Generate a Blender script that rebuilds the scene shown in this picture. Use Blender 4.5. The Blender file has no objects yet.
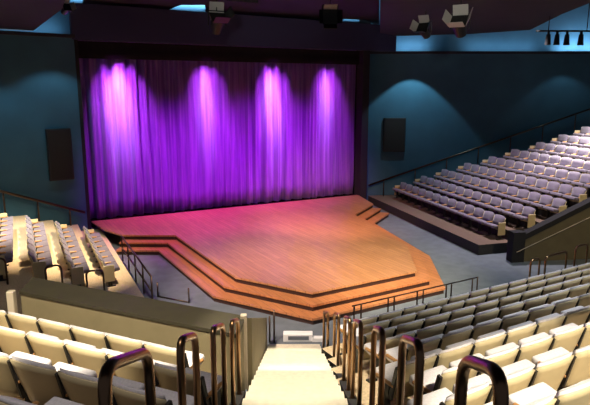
import bpy, bmesh, math, random
from mathutils import Vector, Matrix
random.seed(7)
C = bpy.context.scene.collection
R = math.radians
sc = bpy.context.scene

# ------------------------------------------------------------------ helpers
def obj(name, bm, mat, parent=None, smooth=False):
    me = bpy.data.meshes.new(name)
    bmesh.ops.recalc_face_normals(bm, faces=bm.faces[:])
    bm.to_mesh(me); bm.free()
    return obj_me(name, me, mat, parent, smooth)

def obj_me(name, me, mat, parent=None, smooth=False):
    if mat is not None and len(me.materials) == 0:
        me.materials.append(mat)
    if smooth:
        for p in me.polygons: p.use_smooth = True
    o = bpy.data.objects.new(name, me); C.objects.link(o)
    if parent: o.parent = parent
    return o

def tag(o, label=None, cat=None, group=None, kind=None):
    if label: o['label'] = label
    if cat: o['category'] = cat
    if group: o['group'] = group
    if kind: o['kind'] = kind
    return o

def thing(name, label, cat, loc=(0, 0, 0), rz=0, group=None):
    o = bpy.data.objects.new(name, None); C.objects.link(o)
    o.empty_display_size = .1
    o.location = loc; o.rotation_euler = (0, 0, rz)
    return tag(o, label, cat, group)

def box(bm, c, s, rot=None):
    g = bmesh.ops.create_cube(bm, size=1)
    M = Matrix.Translation(Vector(c)) @ (rot.to_4x4() if rot else Matrix()) @ Matrix.Diagonal((*s, 1))
    bmesh.ops.transform(bm, matrix=M, verts=g['verts'])
    return g['verts']

def prism(bm, pts, z0, z1):
    """pts: 2-D polygon; z0, z1 numbers or lists per vertex"""
    n = len(pts)
    a = z0 if isinstance(z0, (list, tuple)) else [z0] * n
    b = z1 if isinstance(z1, (list, tuple)) else [z1] * n
    lo = [bm.verts.new((p[0], p[1], a[i])) for i, p in enumerate(pts)]
    hi = [bm.verts.new((p[0], p[1], b[i])) for i, p in enumerate(pts)]
    bm.faces.new(lo[::-1]); bm.faces.new(hi)
    for i in range(n):
        j = (i + 1) % n
        bm.faces.new((lo[i], lo[j], hi[j], hi[i]))

def tube(bm, pts, r, seg=8, cap=True):
    pts = [Vector(p) for p in pts]
    rings = []
    prev = None
    for i, p in enumerate(pts):
        if i == 0: t = pts[1] - p
        elif i == len(pts) - 1: t = p - pts[i - 1]
        else: t = (pts[i + 1] - p).normalized() + (p - pts[i - 1]).normalized()
        t.normalize()
        if prev is None:
            up = Vector((0, 0, 1)) if abs(t.z) < .9 else Vector((1, 0, 0))
            x = t.cross(up).normalized()
        else:
            x = (prev - t * prev.dot(t)).normalized()
        prev = x
        y = t.cross(x)
        rings.append([bm.verts.new(p + (x * math.cos(2 * math.pi * k / seg) + y * math.sin(2 * math.pi * k / seg)) * r) for k in range(seg)])
    for a, b in zip(rings, rings[1:]):
        for k in range(seg):
            bm.faces.new((a[k], a[(k + 1) % seg], b[(k + 1) % seg], b[k]))
    if cap:
        bm.faces.new(rings[0]); bm.faces.new(rings[-1])

def rounded(pts, rad, n=5):
    """polyline with rounded corners"""
    pts = [Vector(p) for p in pts]
    out = [pts[0]]
    for a, b, c in zip(pts, pts[1:], pts[2:]):
        u = (a - b).normalized(); v = (c - b).normalized()
        r = min(rad, (a - b).length * .45, (c - b).length * .45)
        p, q = b + u * r, b + v * r
        for k in range(n + 1):
            t = k / n
            out.append(p * (1 - t) ** 2 + b * 2 * t * (1 - t) + q * t * t)
    out.append(pts[-1])
    return out

def bevel(bm, w, seg=2):
    bmesh.ops.bevel(bm, geom=bm.edges[:], offset=w, segments=seg, affect='EDGES', profile=.6)

# ------------------------------------------------------------------ materials
def mat(name, col, rough=.6, metal=0, noise=0, scale=8, bump=0, spec=.5, sheen=0, noise2=None):
    m = bpy.data.materials.new(name); m.use_nodes = True
    nt = m.node_tree; b = nt.nodes['Principled BSDF']
    b.inputs['Roughness'].default_value = rough; b.inputs['Metallic'].default_value = metal
    b.inputs['Specular IOR Level'].default_value = spec
    if sheen: b.inputs['Sheen Weight'].default_value = sheen
    if noise or bump:
        tc = nt.nodes.new('ShaderNodeTexCoord'); nz = nt.nodes.new('ShaderNodeTexNoise')
        nz.inputs['Scale'].default_value = scale; nz.inputs['Detail'].default_value = 4
        nt.links.new(tc.outputs['Object'], nz.inputs['Vector'])
        cr = nt.nodes.new('ShaderNodeValToRGB')
        k = noise
        cr.color_ramp.elements[0].position = .3; cr.color_ramp.elements[1].position = .7
        cr.color_ramp.elements[0].color = (*[c * (1 - k) for c in col], 1)
        cr.color_ramp.elements[1].color = (*[min(1, c * (1 + k)) for c in col], 1)
        nt.links.new(nz.outputs['Fac'], cr.inputs['Fac']); nt.links.new(cr.outputs['Color'], b.inputs['Base Color'])
        if bump:
            bp = nt.nodes.new('ShaderNodeBump'); bp.inputs['Strength'].default_value = bump
            nt.links.new(nz.outputs['Fac'], bp.inputs['Height']); nt.links.new(bp.outputs['Normal'], b.inputs['Normal'])
    else:
        b.inputs['Base Color'].default_value = (*col, 1)
    return m

def wood_mat(name, c1, c2, ang, board=.14, rough=.35):
    """boards running along the direction `ang` (radians) in plan"""
    m = bpy.data.materials.new(name); m.use_nodes = True
    nt = m.node_tree; b = nt.nodes['Principled BSDF']; L = nt.links.new
    tc = nt.nodes.new('ShaderNodeTexCoord'); mp = nt.nodes.new('ShaderNodeMapping')
    mp.inputs['Rotation'].default_value = (0, 0, -ang)
    L(tc.outputs['Object'], mp.inputs['Vector'])
    br = nt.nodes.new('ShaderNodeTexBrick')
    br.inputs['Scale'].default_value = 1; br.inputs['Brick Width'].default_value = 1.6
    br.inputs['Row Height'].default_value = board; br.inputs['Mortar Size'].default_value = .006
    br.inputs['Mortar Smooth'].default_value = .3
    br.inputs['Color1'].default_value = (*c1, 1); br.inputs['Color2'].default_value = (*c2, 1)
    br.inputs['Mortar'].default_value = (*[x * .45 for x in c1], 1)
    L(mp.outputs['Vector'], br.inputs['Vector'])
    mp2 = nt.nodes.new('ShaderNodeMapping'); mp2.inputs['Scale'].default_value = (.7, 9, 1)
    L(mp.outputs['Vector'], mp2.inputs['Vector'])
    nz = nt.nodes.new('ShaderNodeTexNoise'); nz.inputs['Scale'].default_value = 2.2; nz.inputs['Detail'].default_value = 5
    L(mp2.outputs['Vector'], nz.inputs['Vector'])
    mx = nt.nodes.new('ShaderNodeMix'); mx.data_type = 'RGBA'; mx.blend_type = 'MULTIPLY'
    mx.inputs['Factor'].default_value = .55
    cr = nt.nodes.new('ShaderNodeValToRGB')
    cr.color_ramp.elements[0].position = .3; cr.color_ramp.elements[0].color = (.5, .46, .44, 1)
    cr.color_ramp.elements[1].position = .7; cr.color_ramp.elements[1].color = (1, 1, 1, 1)
    L(nz.outputs['Fac'], cr.inputs['Fac'])
    L(br.outputs['Color'], mx.inputs['A']); L(cr.outputs['Color'], mx.inputs['B'])
    L(mx.outputs['Result'], b.inputs['Base Color'])
    b.inputs['Roughness'].default_value = rough
    return m

AX = R(-60)                                     # direction from the curtain towards the audience
M = {}
M['deck'] = wood_mat('stage boards', (.52, .255, .115), (.43, .20, .088), AX)
M['step'] = wood_mat('stage step boards', (.54, .22, .09), (.48, .19, .072), AX, .18)
M['toe'] = mat('dark toe kick', (.035, .012, .008), .7)
M['floor'] = mat('blue grey floor', (.12, .14, .165), .7, noise=.15, scale=3)
M['carpet'] = mat('tan carpet', (.62, .47, .30), .95, noise=.18, scale=30, bump=.1)
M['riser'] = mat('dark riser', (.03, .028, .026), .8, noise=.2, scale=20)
M['stair'] = mat('cream stair carpet', (.82, .74, .58), .95, noise=.07, scale=14)
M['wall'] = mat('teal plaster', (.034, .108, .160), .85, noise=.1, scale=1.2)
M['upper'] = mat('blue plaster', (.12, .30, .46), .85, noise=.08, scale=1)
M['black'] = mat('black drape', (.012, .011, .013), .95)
M['header'] = mat('navy fascia', (.03, .03, .085), .8)
M['ceil'] = mat('dark ceiling', (.020, .020, .026), .9, noise=.1, scale=2)
M['cloud'] = mat('charcoal ceiling panel', (.020, .018, .024), .9, noise=.15, scale=2)
M['shell'] = mat('cream moulded shell', (.60, .49, .29), .45, noise=.05, scale=5)
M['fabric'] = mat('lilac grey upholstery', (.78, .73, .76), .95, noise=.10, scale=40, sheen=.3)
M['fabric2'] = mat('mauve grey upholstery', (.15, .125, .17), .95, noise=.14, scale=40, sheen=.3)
M['arm'] = mat('honey wood', (.50, .25, .09), .45, noise=.2, scale=10)
M['leg'] = mat('dark metal', (.03, .028, .026), .5, metal=.3)
M['bronze'] = mat('bronze tube', (.42, .24, .12), .30, metal=1.0, noise=.12, scale=4)
M['darkrail'] = mat('dark bronze tube', (.10, .065, .045), .35, metal=.9)
M['parapet'] = mat('beige parapet paint', (.25, .205, .115), .8, noise=.07, scale=3)
M['cap'] = mat('olive parapet cap', (.042, .035, .018), .7, noise=.1, scale=5)
M['olive'] = mat('olive wall paint', (.11, .09, .05), .85, noise=.1, scale=3)
M['post'] = mat('pale painted post', (.62, .52, .40), .6)
M['speaker'] = mat('black speaker cloth', (.016, .014, .012), .9, noise=.3, scale=60)
M['spframe'] = mat('black speaker case', (.01, .01, .011), .6)
M['blackmetal'] = mat('black metal', (.015, .015, .016), .45, metal=.4)
M['greymetal'] = mat('grey metal flap', (.45, .43, .38), .45, metal=.3)
M['white'] = mat('white enamel', (.8, .8, .8), .5)
M['bluepaint'] = mat('blue painted steel', (.25, .5, .75), .5)
M['brown'] = mat('brown walkway carpet', (.14, .09, .065), .95, noise=.15, scale=25)

def curtain_mat():
    m = bpy.data.materials.new('violet velvet'); m.use_nodes = True
    nt = m.node_tree; b = nt.nodes['Principled BSDF']; L = nt.links.new
    tc = nt.nodes.new('ShaderNodeTexCoord'); mp = nt.nodes.new('ShaderNodeMapping')
    mp.inputs['Scale'].default_value = (5, 5, .15)
    nz = nt.nodes.new('ShaderNodeTexNoise'); nz.inputs['Scale'].default_value = 2; nz.inputs['Detail'].default_value = 3
    L(tc.outputs['Object'], mp.inputs['Vector']); L(mp.outputs['Vector'], nz.inputs['Vector'])
    cr = nt.nodes.new('ShaderNodeValToRGB')
    cr.color_ramp.elements[0].position = .3; cr.color_ramp.elements[0].color = (.20, .09, .42, 1)
    cr.color_ramp.elements[1].position = .7; cr.color_ramp.elements[1].color = (.40, .20, .64, 1)
    L(nz.outputs['Fac'], cr.inputs['Fac']); L(cr.outputs['Color'], b.inputs['Base Color'])
    b.inputs['Roughness'].default_value = .75; b.inputs['Sheen Weight'].default_value = .3
    return m
M['curtain'] = curtain_mat()

# ------------------------------------------------------------------ camera
H = 5.5
cam = bpy.data.cameras.new('camera'); co = bpy.data.objects.new('camera', cam); C.objects.link(co)
cam.sensor_width = 36; cam.lens = 565 / 590 * 36; cam.clip_start = .05; cam.clip_end = 200
co.location = (0, 0, H); co.rotation_euler = (R(90 - 11.31), 0, 0)
sc.camera = co
PT = R(11.31)
def ray(u, v):
    x = (u - 295) / 565; y = (v - 202.5) / 565
    return Vector((x, math.cos(PT) - y * math.sin(PT), -(math.sin(PT) + y * math.cos(PT))))
def at(u, v, z):
    r = ray(u, v); return Vector((0, 0, H)) + r * ((z - H) / r.z)
def proj(p):
    d = Vector(p) - Vector((0, 0, H))
    fw = d.y * math.cos(PT) - d.z * math.sin(PT); up = d.y * math.sin(PT) + d.z * math.cos(PT)
    if fw < .2: return (-999, -999)
    return (295 + 565 * d.x / fw, 202.5 - 565 * up / fw)

V2 = lambda a, b: Vector((a, b))
# ------------------------------------------------------------------ plan of the hall
P0 = V2(-7.89, 20.97); P1 = V2(3.42, 26.79)              # ends of the curtain line
cd = (P1 - P0).normalized(); cn = V2(cd.y, -cd.x)        # along curtain, towards audience
wl = V2(-math.cos(R(36)), -math.sin(R(36)))              # left wall runs this way from P0
wr = V2(1, 0)                                            # right wall, from just behind P1
PW = V2(3.25, 27.6)
nl = V2(-wl.y, wl.x); nl = nl if nl.dot(V2(0, -1)) > 0 else -nl
nr = V2(wr.y, -wr.x)
PL = P0 + wl * 11; PR = PW + wr * 17
ZT = 7.3; ZR = 7.15                                      # tops of the lower walls

# ---- floor
bm = bmesh.new(); prism(bm, [(-17, -3), (21, -3), (21, 33), (-17, 33)], -.3, 0)
tag(obj('floor', bm, M['floor']), 'blue grey floor of the hall around the stage', kind='structure')

def wall(name, a, b, n, z0, z1, th, m, label):
    bm = bmesh.new(); prism(bm, [a, b, b - n * th, a - n * th], z0, z1)
    return tag(obj(name, bm, m), label, kind='structure')
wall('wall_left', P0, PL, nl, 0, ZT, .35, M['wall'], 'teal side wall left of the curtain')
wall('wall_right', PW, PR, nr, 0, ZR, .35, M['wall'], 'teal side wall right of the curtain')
wall('wall_back', P0 - cn * 1.4 - cd * 1, P1 - cn * 1.4 + cd * 1, cn, 0, 11, .3, M['black'], 'dark wall behind the curtain')
# set back upper walls, seen through the gaps between the ceiling panels
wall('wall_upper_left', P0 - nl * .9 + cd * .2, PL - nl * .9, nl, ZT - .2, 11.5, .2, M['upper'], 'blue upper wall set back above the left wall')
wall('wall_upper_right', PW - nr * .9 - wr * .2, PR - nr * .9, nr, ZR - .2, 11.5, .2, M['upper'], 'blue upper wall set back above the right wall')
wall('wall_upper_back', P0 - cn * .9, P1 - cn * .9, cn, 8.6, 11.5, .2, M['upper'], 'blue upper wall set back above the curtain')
# dark ledges that cap the lower walls
for nm, a, b, n, ZT_, lab in (('trim_1', P0, PL, nl, ZT, 'dark ledge along the top of the left wall'), ('trim_2', PW, PR, nr, ZR, 'dark ledge along the top of the right wall')):
    bm = bmesh.new(); prism(bm, [a + n * .12, b + n * .12, b - n * .95, a - n * .95], ZT_, ZT_ + .12)
    tag(obj(nm, bm, M['ceil']), lab, kind='structure')
# header over the curtain
bm = bmesh.new(); prism(bm, [P0 + cn * .12 - cd * .1, P1 + cn * .12 + cd * .2, PW + wr * 1.5 + nr * .15, PW + wr * 1.5 - nr * .3, P1 - cn * .28 + cd * .2, P0 - cn * .28 - cd * .1], 7.25, [8.5, 8.40, 8.40, 8.40, 8.40, 8.5])
tag(obj('trim_3', bm, M['header']), 'navy fascia above the curtain', kind='structure')
bm = bmesh.new()
prism(bm, [P0 + cn * .02 - cd * .02, P0 + cn * .02 + cd * .10, P0 - cn * .5 + cd * .10, P0 - cn * .5 - cd * .02], 0, 7.25)
tag(obj('trim_4', bm, M['black']), 'black edge beside the left end of the curtain', kind='structure')
bm = bmesh.new()
prism(bm, [P1 + cn * .02 - cd * .35, P1 + cn * .02 + cd * .02, P1 - cn * .5 + cd * .02, P1 - cn * .5 - cd * .35], 0, 7.25)
tag(obj('trim_5', bm, M['black']), 'black edge beside the right end of the curtain', kind='structure')
# main ceiling
bm = bmesh.new(); prism(bm, [(-20, -3), (22, -3), (22, 33), (-20, 33)], 11.5, 11.8)
tag(obj('ceiling', bm, M['ceil']), 'dark main ceiling high above the hall', kind='structure')

# ------------------------------------------------------------------ ceiling panels
def cloud(px, z, label):
    pts = []
    for u, v in px:
        pts.append(at(u, v, z))
    bm = bmesh.new(); prism(bm, [(p.x, p.y) for p in pts], z, z + .14)
    o = obj('ceiling_panel', bm, M['cloud'])
    return tag(o, label, 'ceiling panel')
cloud([(-40, 27), (0, 29.5), (33, 31), (62, 9), (66, -2), (66, -60), (-40, -60)], 7.52, 'dark hanging ceiling panel at the far left above the left wall')
cloud([(79, 12), (92, 6), (110, 14), (149, 17), (181, 5), (205, 5), (206, 19), (270, 25), (333, 27), (344, 19), (366, 20), (379, 27), (379, -60), (262, -60), (258, 3), (228, 1), (215, -3), (200, -30), (100, -30)], 8.6,
      'dark hanging ceiling panel over the middle of the stage')
cloud([(380, 33), (398, 36), (470, 34), (530, 30), (562, 14), (592, 2), (640, -25), (640, -60), (381, -60)], 7.9, 'dark hanging ceiling panel at the right above the right wall')

# ------------------------------------------------------------------ stage
def offset_poly(pts, d):
    """offset an open polyline to its left by d"""
    out = []
    for i, p in enumerate(pts):
        if i == 0: t0 = t1 = (pts[1] - p).normalized()
        elif i == len(pts) - 1: t0 = t1 = (p - pts[i - 1]).normalized()
        else: t0 = (p - pts[i - 1]).normalized(); t1 = (pts[i + 1] - p).normalized()
        n0 = V2(-t0.y, t0.x); n1 = V2(-t1.y, t1.x)
        b = (n0 + n1).normalized(); out.append(p + b * (d / max(.3, b.dot(n0))))
    return out
front = [V2(-6.05, 18.42), V2(-4.61, 18.40), V2(-2.16, 14.11), V2(.43, 12.59), V2(4.12, 14.72), V2(4.40, 17.75), V2(3.22, 22.4), V2(4.15, 24.3)]
stage = thing('thrust_stage', 'wooden thrust stage with two steps around its edge, below the purple curtain', 'stage', (0, 0, 0))
backL = [P1 - cn * .9, P0 - cn * .9 + cd * .15]
rs, td, toe = .17, .37, .115
for k, nm in ((0, 'step'), (1, 'step'), (2, 'deck')):
    pl = offset_poly(front, td * k)
    end = [pl[-1] + V2(.45, .9), V2(P1.x, P1.y) - cn * .25 - cd * .1] if k == 2 else [pl[-1] + V2(.35, .8)]
    if k == 2:
        left = [P0 - cn * .25 + cd * .15, V2(-6.9, 19.9)]
        poly = pl + [P1 - cn * .25 - cd * .3] + left
    else:
        inner = offset_poly(front, td * k + td + .3)
        poly = pl + inner[::-1]
    z = rs * k
    bm = bmesh.new(); prism(bm, poly, z + toe, z + rs)
    obj(nm, bm, M['deck'] if k == 2 else M['step'], stage)
    tk = offset_poly(front, td * k + .035)
    tin = offset_poly(front, td * k + .25)
    bm = bmesh.new(); prism(bm, tk + tin[::-1], z, z + toe)
    obj('toe_kick', bm, M['toe'], stage)

# ------------------------------------------------------------------ curtain and the shade band across its top
def drape(name, a, b, n, z0, z1, m, amp, folds, seed, nx=700, nz=10, th=.03):
    rnd = random.Random(seed)
    L = (b - a).length; d = (b - a).normalized()
    ph = [rnd.uniform(0, 6.28) for _ in range(6)]
    bm = bmesh.new(); rows = []
    for k in range(nz + 1):
        t = k / nz; z = z0 + (z1 - z0) * t; row = []
        for i in range(nx + 1):
            s = i / nx * L
            w = s + .09 * math.sin(s * 1.7 + ph[0]) + .05 * math.sin(s * 4.1 + ph[1])
            f = math.sin(w * folds + ph[2]) + .45 * math.sin(w * folds * 2.13 + ph[3]) + .4 * math.sin(w * folds * .47 + ph[4])
            f *= amp * (1 - .25 * t) * (.75 + .35 * math.sin(s * .9 + ph[5]))
            f = math.copysign(abs(f / amp) ** .8, f) * amp; f += .02 * math.sin(z * 1.3 + s * 2)
            p = a + d * s + n * f
            row.append(bm.verts.new((p.x, p.y, z)))
        rows.append(row)
    for r0, r1 in zip(rows, rows[1:]):
        for i in range(nx): bm.faces.new((r0[i], r0[i + 1], r1[i + 1], r1[i]))
    bmesh.ops.solidify(bm, geom=bm.faces[:], thickness=th)
    return obj(name, bm, m, None, True)
q = drape('stage_curtain', P0 - cn * .55 + cd * .12, P1 - cn * .55 - cd * .36, cn, .53, 7.9, M['curtain'], .12, 13, 3)
tag(q, 'tall pleated purple stage curtain hanging behind the wooden stage', 'curtain')
q = drape('shade_band', P0 - cn * .30 + cd * .12, P1 - cn * .30 - cd * .36, cn, 6.62, 7.24, M['black'], .012, 9, 5, 300, 2, .02)  # shade at the curtain top, built as a black pleated strip
tag(q, 'short black strip standing in for shade under the navy fascia, above the purple curtain', 'shade_band')

# ------------------------------------------------------------------ seating tiers
def frame(ang):
    d = V2(math.cos(R(ang)), math.sin(R(ang))); return d
# each block: d = along the rows, m = uphill; P = d*a + m*b
DE_d, DE_m = frame(30), V2(.5, -.8660254)
LF_d, LF_m = frame(-24), V2(-.4067366, -.9135455)
RB_d, RB_m = frame(-74), V2(.9612617, .2756374)
LB_d, LB_m = frame(-64), V2(-.8987940, -.4383711)
DE_r, LF_r = 11.6 * DE_m.y, 11.6 * LF_m.y

def tiers(name, d, m, rows, label, a0, a1, fm=None, rm=None):
    """rows: list of (front edge b, back edge b, floor z); treads in the first slot, dark risers in the second"""
    bm = bmesh.new()
    for i, (b0, b1, z) in enumerate(rows):
        s0, s1 = a0(i), a1(i)
        prism(bm, [d * s0 + m * b0, d * s1 + m * b0, d * s1 + m * b1, d * s0 + m * b1], 0, z)
    bm.normal_update()
    me = bpy.data.meshes.new(name)
    bmesh.ops.recalc_face_normals(bm, faces=bm.faces[:])
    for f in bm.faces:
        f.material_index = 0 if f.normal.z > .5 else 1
    bm.to_mesh(me); bm.free()
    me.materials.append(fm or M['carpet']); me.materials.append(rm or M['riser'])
    o = bpy.data.objects.new(name, me); C.objects.link(o)
    return tag(o, label, kind='structure')

def stair_z(y): return max(0, .354 * (11.35 - y))
SEATH = .78
# DE rows (right of the stairs), index 0 = highest; -1 nearer still
DEr = {j: (DE_r + 6.9 - .64 * j, 3.0 - .21 * j - SEATH) for j in range(-1, 8)}
LFr = {0: (LF_r + 5.5, 2.55 - SEATH), 1: (LF_r + 6.35, 2.85 - SEATH), 2: (LF_r + 7.27, 3.17 - SEATH), 3: (LF_r + 8.15, 3.48 - SEATH)}
RB0 = 11.05
RBr = {j: (RB0 + 1.25 + .8 * j, .35 + .35 * j) for j in range(10)}
LBr = {j: (-2.58 + .80 + .85 * j, .24 + .31 * j) for j in range(5)}
X_right = 1.0
def de_amin(b): return (X_right - DE_m.x * b) / DE_d.x
rows = []
for j in range(7, -2, -1):
    b, z = DEr[j]
    rows.append((b - .52, b + .16, z))
rows[0] = (rows[0][0] - .12, rows[0][1], rows[0][2])
DE_amax = lambda b: 13.6
tiers('floor_tiers_right', DE_d, DE_m, rows, 'stepped seating tiers right of the stairs',
      lambda i: de_amin(rows[i][1]) - .12, lambda i: DE_amax(rows[i][0]))
rowsL = []
for j in range(0, 4):
    b, z = LFr[j]; nb = LFr[j + 1][0] if j < 3 else b + .9
    rowsL.append((b - .72, b + .18 if j < 3 else b + .6, z))
lf_amax = lambda b: (-.98 - LF_m.x * b) / LF_d.x
tiers('floor_tiers_left', LF_d, LF_m, rowsL, 'stepped seating tiers left of the stairs',
      lambda i: -9.5, lambda i: lf_amax(rowsL[i][0]))
rowsR = []
for j in range(9):
    b, z = RBr[j]
    rowsR.append((RB0 if j == 0 else b - .72, b + .08, z))
RBF = [-24.5, -24.0, -23.5, -22.9, -22.2, -21.7, -21.1, -20.7, -20.3, -20.0]
RBN = [-16.2, -15.6, -15.1, -14.9, -14.9, -14.9, -14.9, -14.9, -14.9, -14.9]
rb_far = lambda j: RBF[j]
rb_near = lambda j: RBN[j]
tiers('floor_tiers_far_right', RB_d, RB_m, rowsR, 'stepped seating tiers of the far right bank', lambda i: rb_far(i) - .9, lambda i: rb_near(i) + .2, M['brown'])
rowsB = []
for j in range(5):
    b, z = LBr[j]
    rowsB.append((b - .78, b + .07, z))
tiers('floor_tiers_far_left', LB_d, LB_m, rowsB, 'stepped seating tiers of the far left bank', lambda i: -22.3 + .25 * i, lambda i: -13.0 + .5 * i)

# ------------------------------------------------------------------ theatre seats
def grid_solid(f_front, f_back, nu, nv):
    """closed shell between two (u,v)->Vector surfaces"""
    bm = bmesh.new()
    A = [[bm.verts.new(f_front(-1 + 2 * i / nu, j / nv)) for i in range(nu + 1)] for j in range(nv + 1)]
    B = [[bm.verts.new(f_back(-1 + 2 * i / nu, j / nv)) for i in range(nu + 1)] for j in range(nv + 1)]
    for j in range(nv):
        for i in range(nu):
            bm.faces.new((A[j][i], A[j][i + 1], A[j + 1][i + 1], A[j + 1][i]))
            bm.faces.new((B[j][i], B[j + 1][i], B[j + 1][i + 1], B[j][i + 1]))
    for i in range(nu):
        bm.faces.new((A[0][i], B[0][i], B[0][i + 1], A[0][i + 1]))
        bm.faces.new((A[nv][i], A[nv][i + 1], B[nv][i + 1], B[nv][i]))
    for j in range(nv):
        bm.faces.new((A[j][0], A[j + 1][0], B[j + 1][0], B[j][0]))
        bm.faces.new((A[j][nu], B[j][nu], B[j + 1][nu], A[j + 1][nu]))
    return bm

def seat_meshes(P, fab, nu, nv, far):
    hw = P / 2 - (.012 if far else .02)
    def base(u, v, top):
        z = .27 + (top - .27) * v - .03 * v * u * u
        w = hw * ((.93 + .07 * v) if far else (.84 + .16 * v ** .7))
        y = -math.tan(R(17)) * (z - .27) * .95 - .05 * (1 - u * u) + .06
        return Vector((u * w, y, z))
    ms = {}
    def fin(bm, nm, m):
        bmesh.ops.recalc_face_normals(bm, faces=bm.faces[:])
        me = bpy.data.meshes.new(nm); bm.to_mesh(me); bm.free(); me.materials.append(m)
        return me
    bm = grid_solid(lambda u, v: base(u, v, .76) + Vector((0, .022, 0)), lambda u, v: base(u, v, .76), nu, nv)
    ms['backrest'] = fin(bm, 'backrest', M['shell'])
    k = .985 if far else .95
    def padf(u, v):
        t = .085 * (1 - abs(u) ** 6) * (1 - abs(2 * v - 1) ** 9) + .014
        p = base(u * k, .28 + .72 * v, .79); return p + Vector((0, .024 + t, 0))
    bm = grid_solid(padf, lambda u, v: base(u * k, .28 + .72 * v, .79) + Vector((0, .024, 0)), nu, max(5, nv))
    ms['back_cushion'] = fin(bm, 'back_cushion', fab)
    sl = .31 if far else .36
    bm = bmesh.new(); box(bm, (0, sl / 2, 0), (P - (.05 if far else .085), sl, .11)); bevel(bm, .04, 3)
    bmesh.ops.transform(bm, matrix=Matrix.Translation((0, .10, .41 if far else .375)) @ Matrix.Rotation(R(10), 4, 'X'), verts=bm.verts[:])
    ms['seat'] = fin(bm, 'seat', fab)
    bm = bmesh.new(); box(bm, (0, .16 if not far else .14, .50 if far else .47), (.045, .34 if not far else .24, .04)); bevel(bm, .012, 1)
    ms['armrest'] = fin(bm, 'armrest', M['arm'])
    bm = bmesh.new(); box(bm, (0, .12, .24), (.035, .10, .48)); box(bm, (0, .13, .012), (.06, .28, .024))
    if not far:
        box(bm, (0, .0, .50), (.030, .05, .44), Matrix.Rotation(R(14), 3, 'X'))
    ms['leg'] = fin(bm, 'leg', M['leg'])
    if far:
        bm = bmesh.new(); box(bm, (0, .10, .38), (.03, .30, .46)); bevel(bm, .01, 1)
        ms['end_panel'] = fin(bm, 'end_panel', M['shell'])
    return ms
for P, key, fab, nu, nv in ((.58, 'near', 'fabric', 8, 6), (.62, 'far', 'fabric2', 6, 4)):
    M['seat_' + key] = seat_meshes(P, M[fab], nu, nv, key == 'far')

ORD = ['zeroth', 'first', 'second', 'third', 'fourth', 'fifth', 'sixth', 'seventh', 'eighth', 'ninth', 'tenth', 'eleventh', 'twelfth', 'thirteenth', 'fourteenth', 'fifteenth', 'sixteenth', 'seventeenth', 'eighteenth', 'nineteenth', 'twentieth', 'twenty-first', 'twenty-second']

def inframe(p, pad=14):
    for dz in (.25, .8):
        u, v = proj((p[0], p[1], p[2] + dz))
        if -pad < u < 590 + pad and -pad < v < 405 + pad: return True
    return False

def put_seat(x, y, z, rz, key, P, label, group, last, first=False):
    t = thing('theatre_seat', label, 'theatre seat', (x, y, z), rz, group)
    ms = M['seat_' + key]
    for nm in ('backrest', 'back_cushion', 'seat'):
        obj_me(nm, ms[nm], None, t, nm == 'back_cushion' or nm == 'seat' or nm == 'backrest')
    for s in ((-1, 1) if last else (-1,)):
        for nm in ('armrest', 'leg'):
            o = obj_me(nm, ms[nm], None, t); o.location.x = s * P / 2
    if key == 'far':
        for f, s in ((first, -1), (last, 1)):
            if f:
                o = obj_me('end_panel', ms['end_panel'], None, t); o.location.x = s * (P / 2 + .035)
    return t

nseat = 0
def seat_row(d, m, b, z, P, phase, amin, amax, key, lab, group, from_low=True, lastdir=1):
    """seats fill [amin, amax]; seams at phase + k*P"""
    global nseat
    k0 = math.ceil((amin - phase) / P - 1e-6)
    k1 = math.floor((amax - phase) / P + 1e-6)
    n = k1 - k0
    f = -m; rz = math.atan2(f.y, f.x) - math.pi / 2
    xax = V2(math.cos(rz), math.sin(rz))
    for i in range(n):
        a = phase + (k0 + i + .5) * P
        p = d * a + m * b
        if not inframe((p.x, p.y, z)): continue
        num = i + 1 if from_low else n - i
        # end seat closing the row on its +x side
        end = (i == n - 1) if xax.dot(d) > 0 else (i == 0)
        put_seat(p.x, p.y, z, rz, key, P, lab(num), group, end, (i == 0) if xax.dot(d) > 0 else (i == n - 1)); nseat += 1

# right block
ph = {-1: 2.6, 0: 3.21, 1: 4.39, 2: 5.56, 3: 6.25, 4: 6.4, 5: 6.0, 6: 5.85, 7: 6.1}
for j in range(-1, 8):
    b, z = DEr[j]; r = 8 - j
    seat_row(DE_d, DE_m, b, z, .58, ph[j], de_amin(b) - .05, DE_amax(b), 'near',
             lambda n, r=r: f'cream theatre seat right of the stairs, {ORD[r]} row from the stage, {ORD[n]} from the stairs',
             'theatre seats in the block right of the stairs')
# left block
phl = {0: -6.56, 1: -5.17, 2: -4.28, 3: -3.95}
for j in range(4):
    b, z = LFr[j]
    seat_row(LF_d, LF_m, b, z, .58, phl[j], -11, lf_amax(b) + .15, 'near',
             lambda n, j=j: f'cream theatre seat left of the stairs, {ORD[j + 1]} row behind the parapet, {ORD[n]} from the stairs',
             'theatre seats in the block left of the stairs', False)
# far right bank
for j in range(9):
    b, z = RBr[j]
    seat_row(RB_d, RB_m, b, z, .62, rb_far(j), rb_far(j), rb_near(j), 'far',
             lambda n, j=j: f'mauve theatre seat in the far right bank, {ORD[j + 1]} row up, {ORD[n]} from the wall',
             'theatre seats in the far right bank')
# far left bank
for j in range(4):
    b, z = LBr[j]
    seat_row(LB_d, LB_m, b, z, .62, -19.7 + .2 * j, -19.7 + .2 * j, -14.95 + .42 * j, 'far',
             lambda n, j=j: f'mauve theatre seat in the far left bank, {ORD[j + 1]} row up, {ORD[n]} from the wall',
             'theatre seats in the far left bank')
print('seats', nseat)

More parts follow.
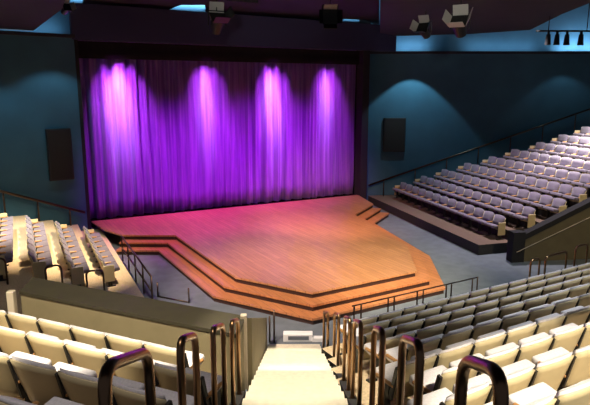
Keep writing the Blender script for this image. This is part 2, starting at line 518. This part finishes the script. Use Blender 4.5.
# ------------------------------------------------------------------ centre stairs
st = thing('aisle_stairs', 'pale carpeted stairs running down between the two near seating blocks to the stage', 'stairs', (0, 11.6, 0))
nst = 24
for k in range(nst):
    y1 = 11.3 - k * .39; y0 = y1 - .39
    z = stair_z(y0) if k else .138
    z = .138 * (k + 1)
    xl = lambda y: -.59 + .005 * (y - 5.5)
    xr = lambda y: .59 - .010 * (y - 5.5)
    bm = bmesh.new(); ya, yb = y1, y0 - .05
    pts = [(xl(ya), ya - 11.6), (xr(ya), ya - 11.6), (xr(yb), yb - 11.6), (xl(yb), yb - 11.6)]
    prism(bm, pts, z - .5 if z > .5 else 0, z)
    obj('step', bm, M['stair'], st)
# side walls (stringers) carrying the stairs
def sloped_wall(name, x0, x1, ya, yb, ha, hb, m, parent=None, zbase=0):
    bm = bmesh.new()
    prism(bm, [(x0, ya), (x1, ya), (x1, yb), (x0, yb)], zbase, [ha, ha, hb, hb])
    return obj(name, bm, m, parent)
o = sloped_wall('wall_stair_side_right', .64, .76, 1.7, 9.9, stair_z(1.7) + .02, stair_z(9.9) + .02, M['riser'])
tag(o, 'low side wall under the right edge of the stairs', kind='structure')
o = sloped_wall('wall_stair_side_left', -.76, -.64, 1.7, 6.7, stair_z(1.7) + .02, stair_z(6.7) + .02, M['riser'])
tag(o, 'low side wall under the left edge of the stairs', kind='structure')

# ------------------------------------------------------------------ parapets
# thick parapet in front of the left block
pp = thing('parapet_wall', 'long thick beige parapet with broad olive top in front of the left seating block', 'parapet wall', (0, 0, 0))
b_near, b_far, zt = LF_r + 4.75, LF_r + 4.22, 2.45
aR = (-.70 - LF_m.x * b_near) / LF_d.x
aL = -7.45
def Q(d, m, a, b): v = d * a + m * b; return (v.x, v.y)
aRf = (-.70 - LF_m.x * b_far) / LF_d.x
bm = bmesh.new()
prism(bm, [Q(LF_d, LF_m, aL + .2, b_near), Q(LF_d, LF_m, aR, b_near), Q(LF_d, LF_m, aRf, b_far), Q(LF_d, LF_m, aL - .15, b_far)], 0, zt - .05)
obj('wall_body', bm, M['parapet'], pp)
bm = bmesh.new()
prism(bm, [Q(LF_d, LF_m, aL + .2, b_near + .02), Q(LF_d, LF_m, aR, b_near + .02), Q(LF_d, LF_m, aRf, b_far - .02), Q(LF_d, LF_m, aL - .15, b_far - .02)], zt - .05, zt)
obj('top_cap', bm, M['cap'], pp)
# guard wall going down beside the stairs
o = sloped_wall('guard_wall', -.68, -.60, 7.35, 11.4, 2.40, .70, M['parapet'])
tag(o, 'beige guard wall sloping down along the left edge of the stairs', 'guard wall')
bm = bmesh.new(); box(bm, (-.70, 7.24, 1.95), (.085, .085, 1.1)); bevel(bm, .01, 1)
tag(obj('end_post', bm, M['post']), 'pale square post at the right end of the thick parapet', 'post')
pe = Q(LF_d, LF_m, aL + .12, b_near + .10)
bm = bmesh.new(); box(bm, (pe[0], pe[1], 2.02), (.11, .11, .9)); bevel(bm, .01, 1)
tag(obj('end_post', bm, M['post']), 'pale square post at the left end of the thick parapet', 'post')

# right parapet
rp0 = at(517, 262, 0); rw = V2(math.cos(R(8)), math.sin(R(8))); rn = V2(rw.y, -rw.x)
rp = thing('parapet_wall', 'olive parapet with black sloping top between the right banks of seats', 'parapet wall', (0, 0, 0))
S = V2(rp0.x, rp0.y)
def rpw(s0, s1, off0, off1, z0a, z0b, za, zb):
    bm = bmesh.new(); a, b = S + rw * s0, S + rw * s1
    prism(bm, [a + rn * off0, b + rn * off0, b + rn * off1, a + rn * off1], [z0a, z0b, z0b, z0a], [za, zb, zb, za]); return bm
obj('wall_body', rpw(0, 9, 0, -.2, 0, 0, .66, .66 + 9 * .47), M['olive'], rp)
obj('top_cap', rpw(0, 9, .05, -.26, .66, .66 + 9 * .47, .84, .84 + 9 * .47), M['black'], rp)
bm = bmesh.new(); a = S - rw * .22
prism(bm, [a + rn * .06, a + rw * .42 + rn * .06, a + rw * .42 - rn * .3, a - rn * .3], 0, 1.0); obj('end_panel', bm, M['black'], rp)

# ------------------------------------------------------------------ handrail loops
def loop(pts, r, label, group, m=M['bronze'], flange=True, name='handrail_loop', seg=12):
    base = Vector(pts[0]); base = Vector((pts[0][0], pts[0][1], pts[0][2]))
    t = thing(name, label, 'handrail', base, 0, group)
    loc = [Vector(p) - base for p in pts]
    bm = bmesh.new(); tube(bm, rounded(loc, .13, 6), r, seg); obj('tube', bm, m, t, True)
    if flange:
        for p in (loc[0], loc[-1]):
            bm = bmesh.new(); bmesh.ops.create_cone(bm, cap_ends=True, segments=12, radius1=r * 2.1, radius2=r * 1.8, depth=.025)
            bmesh.ops.translate(bm, verts=bm.verts[:], vec=p + Vector((0, 0, .0125))); obj('base_flange', bm, M['darkrail'], t, False)
    return t
def rail_z(y): return 5.24 - .385 * y
def stair_rail(x0, y0, x1, y1, label, group, r):
    # the foot stands on the low side wall
    loop([(x0, y0, stair_z(y0) + .0), (x0, y0, rail_z(y0)), (x1, y1, rail_z(y1)), (x1, y1, stair_z(y1) + .0)], r, label, group)
right = [(.70, 1.75, .70, 2.18), (.70, 2.93, .70, 3.43), (.70, 4.2, .70, 4.68), (.70, 5.6, .70, 6.26), (.70, 6.75, .70, 7.45), (.70, 8.5, .70, 9.4), (.62, 10.0, .60, 11.0)]
for i, (x0, y0, x1, y1) in enumerate(right):
    n = ['nearest the camera', 'second from the camera', 'third from the camera', 'fourth from the camera', 'third from the stage', 'second from the stage', 'nearest the stage'][i]
    stair_rail(x0, y0, x1, y1, f'bronze handrail loop on the right side of the stairs, {n}', 'handrail loops right of the stairs', .026)
left = [(-.70, 1.9, -.70, 2.5), (-.70, 3.2, -.70, 3.7), (-.70, 4.5, -.70, 5.15), (-.70, 5.85, -.70, 6.5)]
for i, (x0, y0, x1, y1) in enumerate(left):
    n = ['nearest the camera', 'second from the camera', 'third from the camera', 'beside the pale parapet post'][i]
    stair_rail(x0, y0, x1, y1, f'bronze handrail loop on the left side of the stairs, {n}', 'handrail loops left of the stairs', .026)
# two dark posts at the foot of the stairs
for x, u, lab in ((-.56, 0, 'thin dark post at the left foot of the stairs, the one against the guard wall'), (-.46, 1, 'thin dark post at the left foot of the stairs, the taller one by the steps')):
    bm = bmesh.new(); tube(bm, [(x, 11.68, 0), (x, 11.68, .62 + .14 * u)], .02, 8)
    tag(obj('stair_post', bm, M['darkrail'], None, True), lab, 'post')

# loops at the near ends of the far left rows
for j, (u0, v0, u1, v1) in enumerate(((86, 288, 103, 270), (45, 283, 61, 265), (-12, 278, 5, 258))):
    b, z = LBr[[0, 1, 2][j]]
    zt_ = z + .95 + .0
    A = at(u0, v1 + 1, zt_); B = at(u1, v1, zt_ - .02)
    loop([(A.x, A.y, z), (A.x, A.y, zt_), (B.x, B.y, zt_ - .02), (B.x, B.y, z - .05)], .024,
         f'dark handrail loop at the end of the {ORD[j + 1]} row of the far left bank', 'handrail loops of the far left bank', M['darkrail'], False)

# right aisle loops beyond the lowest right row
lb_ = DEr[7][0] - 1.25
def de_pt(u, v):
    """point of the vertical plane over the line b = lb_ seen at image (u, v)"""
    r = ray(u, v); t = lb_ / (r.x * DE_m.x + r.y * DE_m.y); return Vector((0, 0, H)) + r * t
for i, (u0, v0, u1, v1) in enumerate(((531, 260, 540, 258), (546, 257, 567, 251), (576, 247, 588, 244))):
    A = de_pt(u0, v0); B = de_pt(u1, v1)
    loop([(A.x, A.y, 0), (A.x, A.y, A.z), (B.x, B.y, B.z), (B.x, B.y, 0)], .025,
         f'bronze handrail loop beyond the lowest right seats near the olive parapet, {ORD[i + 1]} from the stage', 'handrail loops near the olive parapet', M['bronze'], False)

# wall handrails
def rail_on(name, pts, r, n, posts, label, m, drop=.9):
    base = Vector(pts[0]); t = thing(name, label, 'handrail', base)
    bm = bmesh.new(); tube(bm, [Vector(p) - base for p in pts], r, 8); obj('rail', bm, m, t, True)
    a, b = Vector(pts[0]), Vector(pts[-1])
    for k in range(posts):
        p = a.lerp(b, (k + .5) / posts) - base
        bm = bmesh.new(); tube(bm, [p, p - Vector((0, 0, drop))], r * .6, 6); obj('post', bm, m, t, True)
    return t
def onwall(P, w, n, s, off): q = P + w * s + n * off; return q
la = onwall(P0, wl, nl, .15, .22); lb = onwall(P0, wl, nl, 5.5, .22)
rail_on('wall_handrail', [(la.x, la.y, .98), (lb.x, lb.y, .98 + 5.35 * .40)], .05, nl, 5, 'dark handrail sloping along the left teal wall', M['darkrail'], .8)
ra = onwall(PW, wr, nr, .35, .22); rb = onwall(PW, wr, nr, 14.0, .22)
rail_on('wall_handrail', [(ra.x, ra.y, .88), (rb.x, rb.y, .88 + 13.65 * .352)], .045, nr, 9, 'dark handrail sloping along the right teal wall', M['darkrail'], .8)
# thin handrail along the olive parapet
p0 = S + rw * -.1 + rn * .10; p1 = S + rw * 8 + rn * .10
rail_on('parapet_handrail', [(p0.x, p0.y, .36), (p1.x, p1.y, .36 + 8.1 * .44)], .014, rn, 1, 'thin pale handrail running along the face of the olive parapet', M['post'], .2)

# guard rail on the edge of the tier in front of the lowest right rows
gb = DEr[7][0] - .56; gz = DEr[7][1]
gt = thing('guard_rail', 'low dark guard rail with paired posts in front of the lowest right seats', 'guard rail', (0, 0, 0))
def de_at(u, zz):
    lo, hi = 2., 14.
    for _ in range(40):
        mid = (lo + hi) / 2; p = DE_d * mid + DE_m * gb
        if proj((p.x, p.y, zz))[0] < u: lo = mid
        else: hi = mid
    return lo
A0_, A1_ = de_at(352, gz + .7), de_at(478, gz + .7)
pa, pb = DE_d * A0_ + DE_m * gb, DE_d * A1_ + DE_m * gb
bm = bmesh.new(); tube(bm, [(pa.x, pa.y, gz + .74), (pb.x, pb.y, gz + .74)], .014, 8); obj('rail', bm, M['darkrail'], gt, True)
for u in (354, 361, 388, 394, 417, 423, 446, 451, 472, 477):
    a = de_at(u, gz + .5); p = DE_d * a + DE_m * gb
    bm = bmesh.new(); tube(bm, [(p.x, p.y, gz), (p.x, p.y, gz + .74)], .016, 8); obj('post', bm, M['darkrail'], gt, True)

# rail along the front edge of the far left bank
g3 = thing('guard_rail', 'dark two-bar guard rail along the front edge of the far left bank', 'guard rail', (0, 0, 0))
q0, q1 = LB_d * -18.4 + LB_m * -2.72, LB_d * -13.9 + LB_m * -2.72
for h in (.45, .85):
    bm = bmesh.new(); tube(bm, [(q0.x, q0.y, h), (q1.x, q1.y, h)], .026, 8); obj('rail', bm, M['darkrail'], g3, True)
for k in range(5):
    q = q0.lerp(q1, k / 4)
    bm = bmesh.new(); tube(bm, [(q.x, q.y, 0), (q.x, q.y, .87)], .024, 8); obj('post', bm, M['darkrail'], g3, True)

# low rail on the floor beyond the thick parapet, left
g2 = thing('floor_rail', 'low dark rail with two posts on the floor between left bank and stage', 'guard rail', (0, 0, 0))
a = at(158, 297, 0.0); b = at(189, 303, 0.0)
for p in (a, b):
    bm = bmesh.new(); tube(bm, [(p.x, p.y, 0), (p.x, p.y, .42)], .022, 8); obj('post', bm, M['darkrail'], g2, True)
bm = bmesh.new(); tube(bm, [(a.x, a.y, .02), (b.x, b.y, .02)], .02, 8); obj('rail', bm, M['darkrail'], g2, True)

# ------------------------------------------------------------------ wall speakers
def speaker(P, w, n, s0, s1, z0, z1, label):
    c = P + w * ((s0 + s1) / 2)
    ang = math.atan2(w.y, w.x)
    t = thing('wall_speaker', label, 'speaker', (c.x, c.y, z0))
    wd = abs(s1 - s0); h = z1 - z0
    rot = Matrix.Rotation(ang, 3, 'Z')
    nn = Vector((n.x, n.y, 0))
    bm = bmesh.new(); box(bm, nn * .06 + Vector((0, 0, h / 2)), (wd, .12, h), rot); bevel(bm, .015, 1); obj('case', bm, M['spframe'], t)
    bm = bmesh.new(); box(bm, nn * .125 + Vector((0, 0, h / 2)), (wd - .12, .02, h - .12), rot); obj('grille', bm, M['speaker'], t)
def wall_s(P, w, u):
    # parameter along the wall under image column u
    x = (u - 295) / 565
    lo, hi = 0., 12.
    sgn = 1 if w.x > 0 else -1
    for _ in range(40):
        mid = (lo + hi) / 2; p = P + w * mid
        if (proj((p.x, p.y, 4.5))[0] - u) * sgn < 0: lo = mid
        else: hi = mid
    return lo
sa, sb = wall_s(P0, wl, 69), wall_s(P0, wl, 44)
speaker(P0, wl, nl, sa, sb, 2.25, 4.12, 'tall black speaker on the left teal wall')
sa, sb = wall_s(PW, wr, 384), wall_s(PW, wr, 406)
speaker(PW, wr, nr, sa, sb, 2.52, 4.16, 'tall black speaker on the right teal wall')

# ------------------------------------------------------------------ stage lights under the ceiling
def spotlight(pos, rz, tilt, size, label, flaps, group='spotlights under the ceiling'):
    t = thing('stage_spotlight', label, 'spotlight', pos, rz, group)
    Rt = Matrix.Rotation(R(tilt), 4, 'X')
    def fin(nm, bm, m):
        bmesh.ops.transform(bm, matrix=Rt, verts=bm.verts[:]); return obj(nm, bm, m, t)
    s = size
    bm = bmesh.new(); bmesh.ops.create_cone(bm, cap_ends=True, segments=16, radius1=.30 * s, radius2=.42 * s, depth=.9 * s)
    bmesh.ops.rotate(bm, verts=bm.verts[:], matrix=Matrix.Rotation(R(90), 3, 'X')); fin('housing', bm, M['blackmetal'])
    bm = bmesh.new(); box(bm, (0, -.47 * s, 0), (.9 * s, .05 * s, .9 * s)); fin('lens_frame', bm, M['blackmetal'])
    for k in range(4):
        bm = bmesh.new(); box(bm, (0, -.30 * s, 0), (.84 * s, .62 * s, .025 * s))
        bmesh.ops.transform(bm, matrix=Matrix.Rotation(R(90 * k), 4, 'Y') @ Matrix.Translation((0, -.45 * s, .45 * s)) @ Matrix.Rotation(R(-28), 4, 'X'), verts=bm.verts[:])
        fin('barn_door', bm, M['greymetal'] if k in flaps else M['blackmetal'])
    bm = bmesh.new()
    tube(bm, rounded([(-.5 * s, 0, -.05 * s), (-.5 * s, 0, .75 * s), (.5 * s, 0, .75 * s), (.5 * s, 0, -.05 * s)], .08 * s), .035 * s, 6); obj('yoke', bm, M['blackmetal'], t)
    bm = bmesh.new(); tube(bm, [(0, 0, .75 * s), (0, 0, 1.5 * s)], .035 * s, 6); obj('hanger', bm, M['blackmetal'], t)
    return t
def atD(u, v, dist): return Vector((0, 0, H)) + ray(u, v) * dist
spotlight(atD(217, 25, 16.5), R(25), -50, .52, 'black stage spotlight with pale flap hanging above the left half of the curtain', (0,))
spotlight(atD(330, 17, 17), R(0), 5, .46, 'black stage spotlight hanging above the right half of the curtain', (0,))
spotlight(atD(425, 32, 17), R(-40), -35, .40, 'small black stage spotlight hanging to the right of the curtain, the left of the pair', (0, 3))
spotlight(atD(460, 28, 15), R(-30), -45, .48, 'large grey flapped stage spotlight hanging to the right, the right of the pair', (0, 1, 2, 3))
spotlight(atD(65, 10, 15), R(50), -30, .25, 'small spotlight hanging at the upper left above the teal wall', (0, 1))
# lamps on a pipe, upper right
pa, pb = atD(536, 31, 19), atD(600, 31, 18.4)
t = thing('lighting_pipe', 'thin dark lighting pipe at the upper right in front of the blue wall', 'pipe', pa)
bm = bmesh.new(); tube(bm, [Vector((0, 0, 0)), pb - pa], .03, 8); obj('tube', bm, M['blackmetal'], t, True)
for f in (.2, .8):
    bm = bmesh.new(); q = (pb - pa) * f; tube(bm, [q, q + Vector((0, 0, 11.5 - pa.z))], .015, 6); obj('hanger', bm, M['blackmetal'], t, True)
for i, u in enumerate((549, 558, 568, 582)):
    p = pa.lerp(pb, (u - 536) / 64)
    k = thing('pipe_lamp', f'small dark lamp hanging from the lighting pipe at the upper right, {ORD[i + 1]} from the left', 'lamp', p, 0, 'lamps on the lighting pipe')
    bm = bmesh.new(); bmesh.ops.create_cone(bm, cap_ends=True, segments=12, radius1=.10, radius2=.07, depth=.34); bmesh.ops.translate(bm, verts=bm.verts[:], vec=(0, 0, -.28)); obj('housing', bm, M['blackmetal'], k)
    bm = bmesh.new(); box(bm, (0, 0, -.05), (.06, .06, .14)); obj('clamp', bm, M['blackmetal'], k)

# ------------------------------------------------------------------ floor box at the stage foot
fb = at(298, 340, 0)
t = thing('floor_monitor', 'low white box with dark grille on the floor at the foot of the stage', 'floor box', (fb.x, fb.y, 0))
bm = bmesh.new(); box(bm, (0, 0, .09), (.66, .2, .18)); bevel(bm, .012, 1); obj('case', bm, M['white'], t)
bm = bmesh.new(); box(bm, (.01, -.102, .095), (.46, .015, .085)); obj('grille', bm, M['floor'], t)
fb = at(314, 341, 0)
bm = bmesh.new(); box(bm, (fb.x + .08, fb.y, .05), (.26, .14, .1)); bevel(bm, .01, 1)
tag(obj('floor_box', bm, M['white']), 'small white block on the floor just right of the white floor box', 'floor box')

# ------------------------------------------------------------------ lights
def spot(name, loc, target, power, col, ang, blend=.5, size=.15):
    l = bpy.data.lights.new(name, 'SPOT'); l.energy = power; l.color = col; l.spot_size = R(ang); l.spot_blend = blend; l.shadow_soft_size = size
    o = bpy.data.objects.new(name, l); C.objects.link(o); o.location = loc
    o.rotation_euler = (Vector(target) - Vector(loc)).to_track_quat('-Z', 'Y').to_euler(); return o
def area(name, loc, target, power, col, sx, sy):
    l = bpy.data.lights.new(name, 'AREA'); l.energy = power; l.color = col; l.shape = 'RECTANGLE'; l.size = sx; l.size_y = sy
    o = bpy.data.objects.new(name, l); C.objects.link(o); o.location = loc
    o.rotation_euler = (Vector(target) - Vector(loc)).to_track_quat('-Z', 'Y').to_euler(); return o
def cur(s, out, z):
    p = P0 + cd * s + cn * out; return (p.x, p.y, z)
# curtain spots: under the fascia, grazing down the folds
def cu(u):
    lo, hi = 0., 12.7
    for _ in range(40):
        mid = (lo + hi) / 2
        if proj(cur(mid, -.5, 5))[0] < u: lo = mid
        else: hi = mid
    return lo
for u, w, sx in ((119, 1.4, 1.0), (206, .85, .62), (272, 1.2, .8), (326, .75, .62)):
    q = cu(u)
    spot('curtain_spot', cur(q - .25, 1.3, 8.0), cur(q + .1, -.55, 5.0), 1150 * w, (.78, .12, 1.0), 44, 1.0, .05).scale = (max(.8, sx), 1, 1)
    spot('curtain_core', cur(q - .45, 1.3, 8.0), cur(q, -.55, 5.0), 2200 * w, (.80, .48, 1.0), 36, 1.0, .05).scale = (sx * .6, 1, 1)
for q, w in ((2.4, .9), (4.6, 1.1), (6.8, 1.1), (9.0, 1.), (10.6, .5)):
    spot('curtain_wash', cur(q, 5.0, 7.75), cur(q, -.5, 2.2), 1500 * w, (.66, .03, 1.0), 46, 1.0, .3)
# magenta on the upstage boards
for q, w in ((2.6, 1.), (6.2, .8)): spot('stage_magenta', cur(q + .6, 2.6, 7.75), cur(q, 1.9, .5), 850 * w, (1.0, .16, .80), 58, .95, .2)
# warm front light on the boards
spot('stage_warm', (4.8, 8.4, 7.75), (2.5, 16.2, .5), 3700, (1.0, .84, .56), 42, .9, .2)
spot('stage_warm_left', (-3.0, 7.0, 9.8), (-.4, 14.6, .5), 4300, (1.0, .80, .64), 42, .9, .2)
spot('stage_pink_left', (-4.0, 9.0, 9.6), (-2.6, 17.4, .5), 1500, (1.0, .5, .62), 38, .9, .2)
spot('stage_red_right', (1.0, 14.0, 7.8), (1.4, 22.6, .5), 2600, (1.0, .50, .38), 44, .9, .2)
# house lights
spot('house_left', (-3.0, 2.4, 9.6), (-2.9, 6.9, 2.6), 2300, (1.0, .89, .68), 30, .35, .1)
spot('house_left_near', (-2.6, 3.3, 9.6), (-1.9, 3.9, 3.0), 200, (1.0, .92, .84), 40, .8, .15)
spot('house_stairs', (.05, 6.3, 9.8), (.0, 6.9, 1.6), 1600, (1.0, .90, .70), 23, .6, .1)
spot('house_stairs', (-.05, 9.3, 9.8), (-.05, 9.3, .7), 2000, (1.0, .90, .70), 21, .6, .1)
spot('house_right', (4.6, .6, 9.6), (3.9, 3.2, 3.4), 2500, (1.0, .90, .70), 40, .2, .1)
spot('house_right_front', (6.3, 9.2, 7.7), (5.6, 9.4, 1.2), 420, (.92, .97, 1.0), 92, .8, .12)
spot('house_far_right', (12.6, 21.2, 7.8), (12.6, 22.0, 3.2), 4200, (1.0, .94, .88), 72, .9, .15)
spot('house_far_right_low', (7.6, 19.8, 7.8), (8.6, 21.0, 1.4), 1250, (1.0, .90, .98), 96, .9, .15)
spot('house_far_left', (-3.6, 14.0, 7.6), (-7.5, 16.2, .6), 2700, (1.0, .80, .52), 52, .9, .12)
spot('house_far_left_top', (-7.6, 12.4, 7.6), (-9.2, 15.6, 1.4), 1800, (1.0, .93, .80), 46, .8, .15)
spot('house_far_left_steps', (-5.6, 10.2, 7.6), (-6.1, 11.4, 1.2), 450, (1.0, .92, .78), 40, .9, .15)
spot('floor_cool', (6.0, 14.6, 7.7), (4.8, 15.4, 0), 330, (.76, .92, 1.0), 66, .9, .25)
spot('floor_cool_left', (-4.4, 13.0, 8.0), (-3.8, 15.0, 0), 130, (.60, .70, 1.0), 60, .9, .25)
spot('house_parapet', (9.0, 9.5, 7.7), (10.0, 17.2, 1.6), 700, (1.0, .84, .55), 50, .9, .25)
spot('flap_fill', (2.6, 7.0, 6.9), (4.2, 16.0, 8.2), 420, (1.0, .97, .9), 22, .8, .1)  # added fill that brightens the spotlight flaps, no house lamp here
spot('flap_fill', (-1.2, 7.0, 6.9), (-1.2, 16.0, 8.2), 320, (1.0, .97, .9), 22, .8, .1)  # second added fill, for the flaps left of centre
# wall washers close to the teal walls
def ww(P, w, n, s, out, z, pw, ang=100, bl=.4):
    p = P + w * s + n * out; q = P + w * s + n * (out * .2)
    spot('wall_washer', (p.x, p.y, z), (q.x, q.y, 0), pw, (.45, .82, 1.0), ang, bl, .05)
ww(P0, wl, nl, .9, 1.5, 7.1, 55); ww(P0, wl, nl, 3.6, 1.6, 7.0, 45)
ww(PW, wr, nr, 2.3, 1.3, 7.0, 150, 88, .2); ww(PW, wr, nr, 9.5, 1.2, 7.0, 18)
# cove lamps lighting the blue upper walls
def cove(a, b, n, z, pw):
    c = (a + b) / 2 - n * .45
    o = area('cove_lamp', (c.x, c.y, z), (c.x - n.x * .5, c.y - n.y * .5, z + 1.0), pw, (.55, .80, 1.0), (b - a).length, .15)
    d = (b - a).normalized()
    fwd = Vector((-n.x * .5, -n.y * .5, 1)).normalized(); x = Vector((d.x, d.y, 0)); y = (-fwd).cross(x).normalized()
    o.matrix_world = Matrix.Translation((c.x, c.y, z)) @ Matrix((x, y, -fwd)).transposed().to_4x4()
cove(P0 + wl * .3, PL - wl * 3, nl, ZT + .2, 9)
cove(PW + wr * 1.6, PW + wr * 3.2, nr, ZR + .2, 4)
cove(PW + wr * 5, PW + wr * 8.5, nr, ZR + .2, 4)
cove(PW + wr * 9.5, PW + wr * 14, nr, ZR + .2, 26)
cove(P0, P1, cn, 8.8, 130)
# world: a faint ambient so the unlit corners keep some tone
w = bpy.data.worlds.new('world'); sc.world = w; w.use_nodes = True
w.node_tree.nodes['Background'].inputs[0].default_value = (.55, .6, .8, 1)
w.node_tree.nodes['Background'].inputs[1].default_value = .03

sc.view_settings.view_transform = 'Standard'; sc.view_settings.look = 'None'
sc.view_settings.gamma = 1; sc.view_settings.exposure = 1.3
sc.view_settings.use_curve_mapping = False
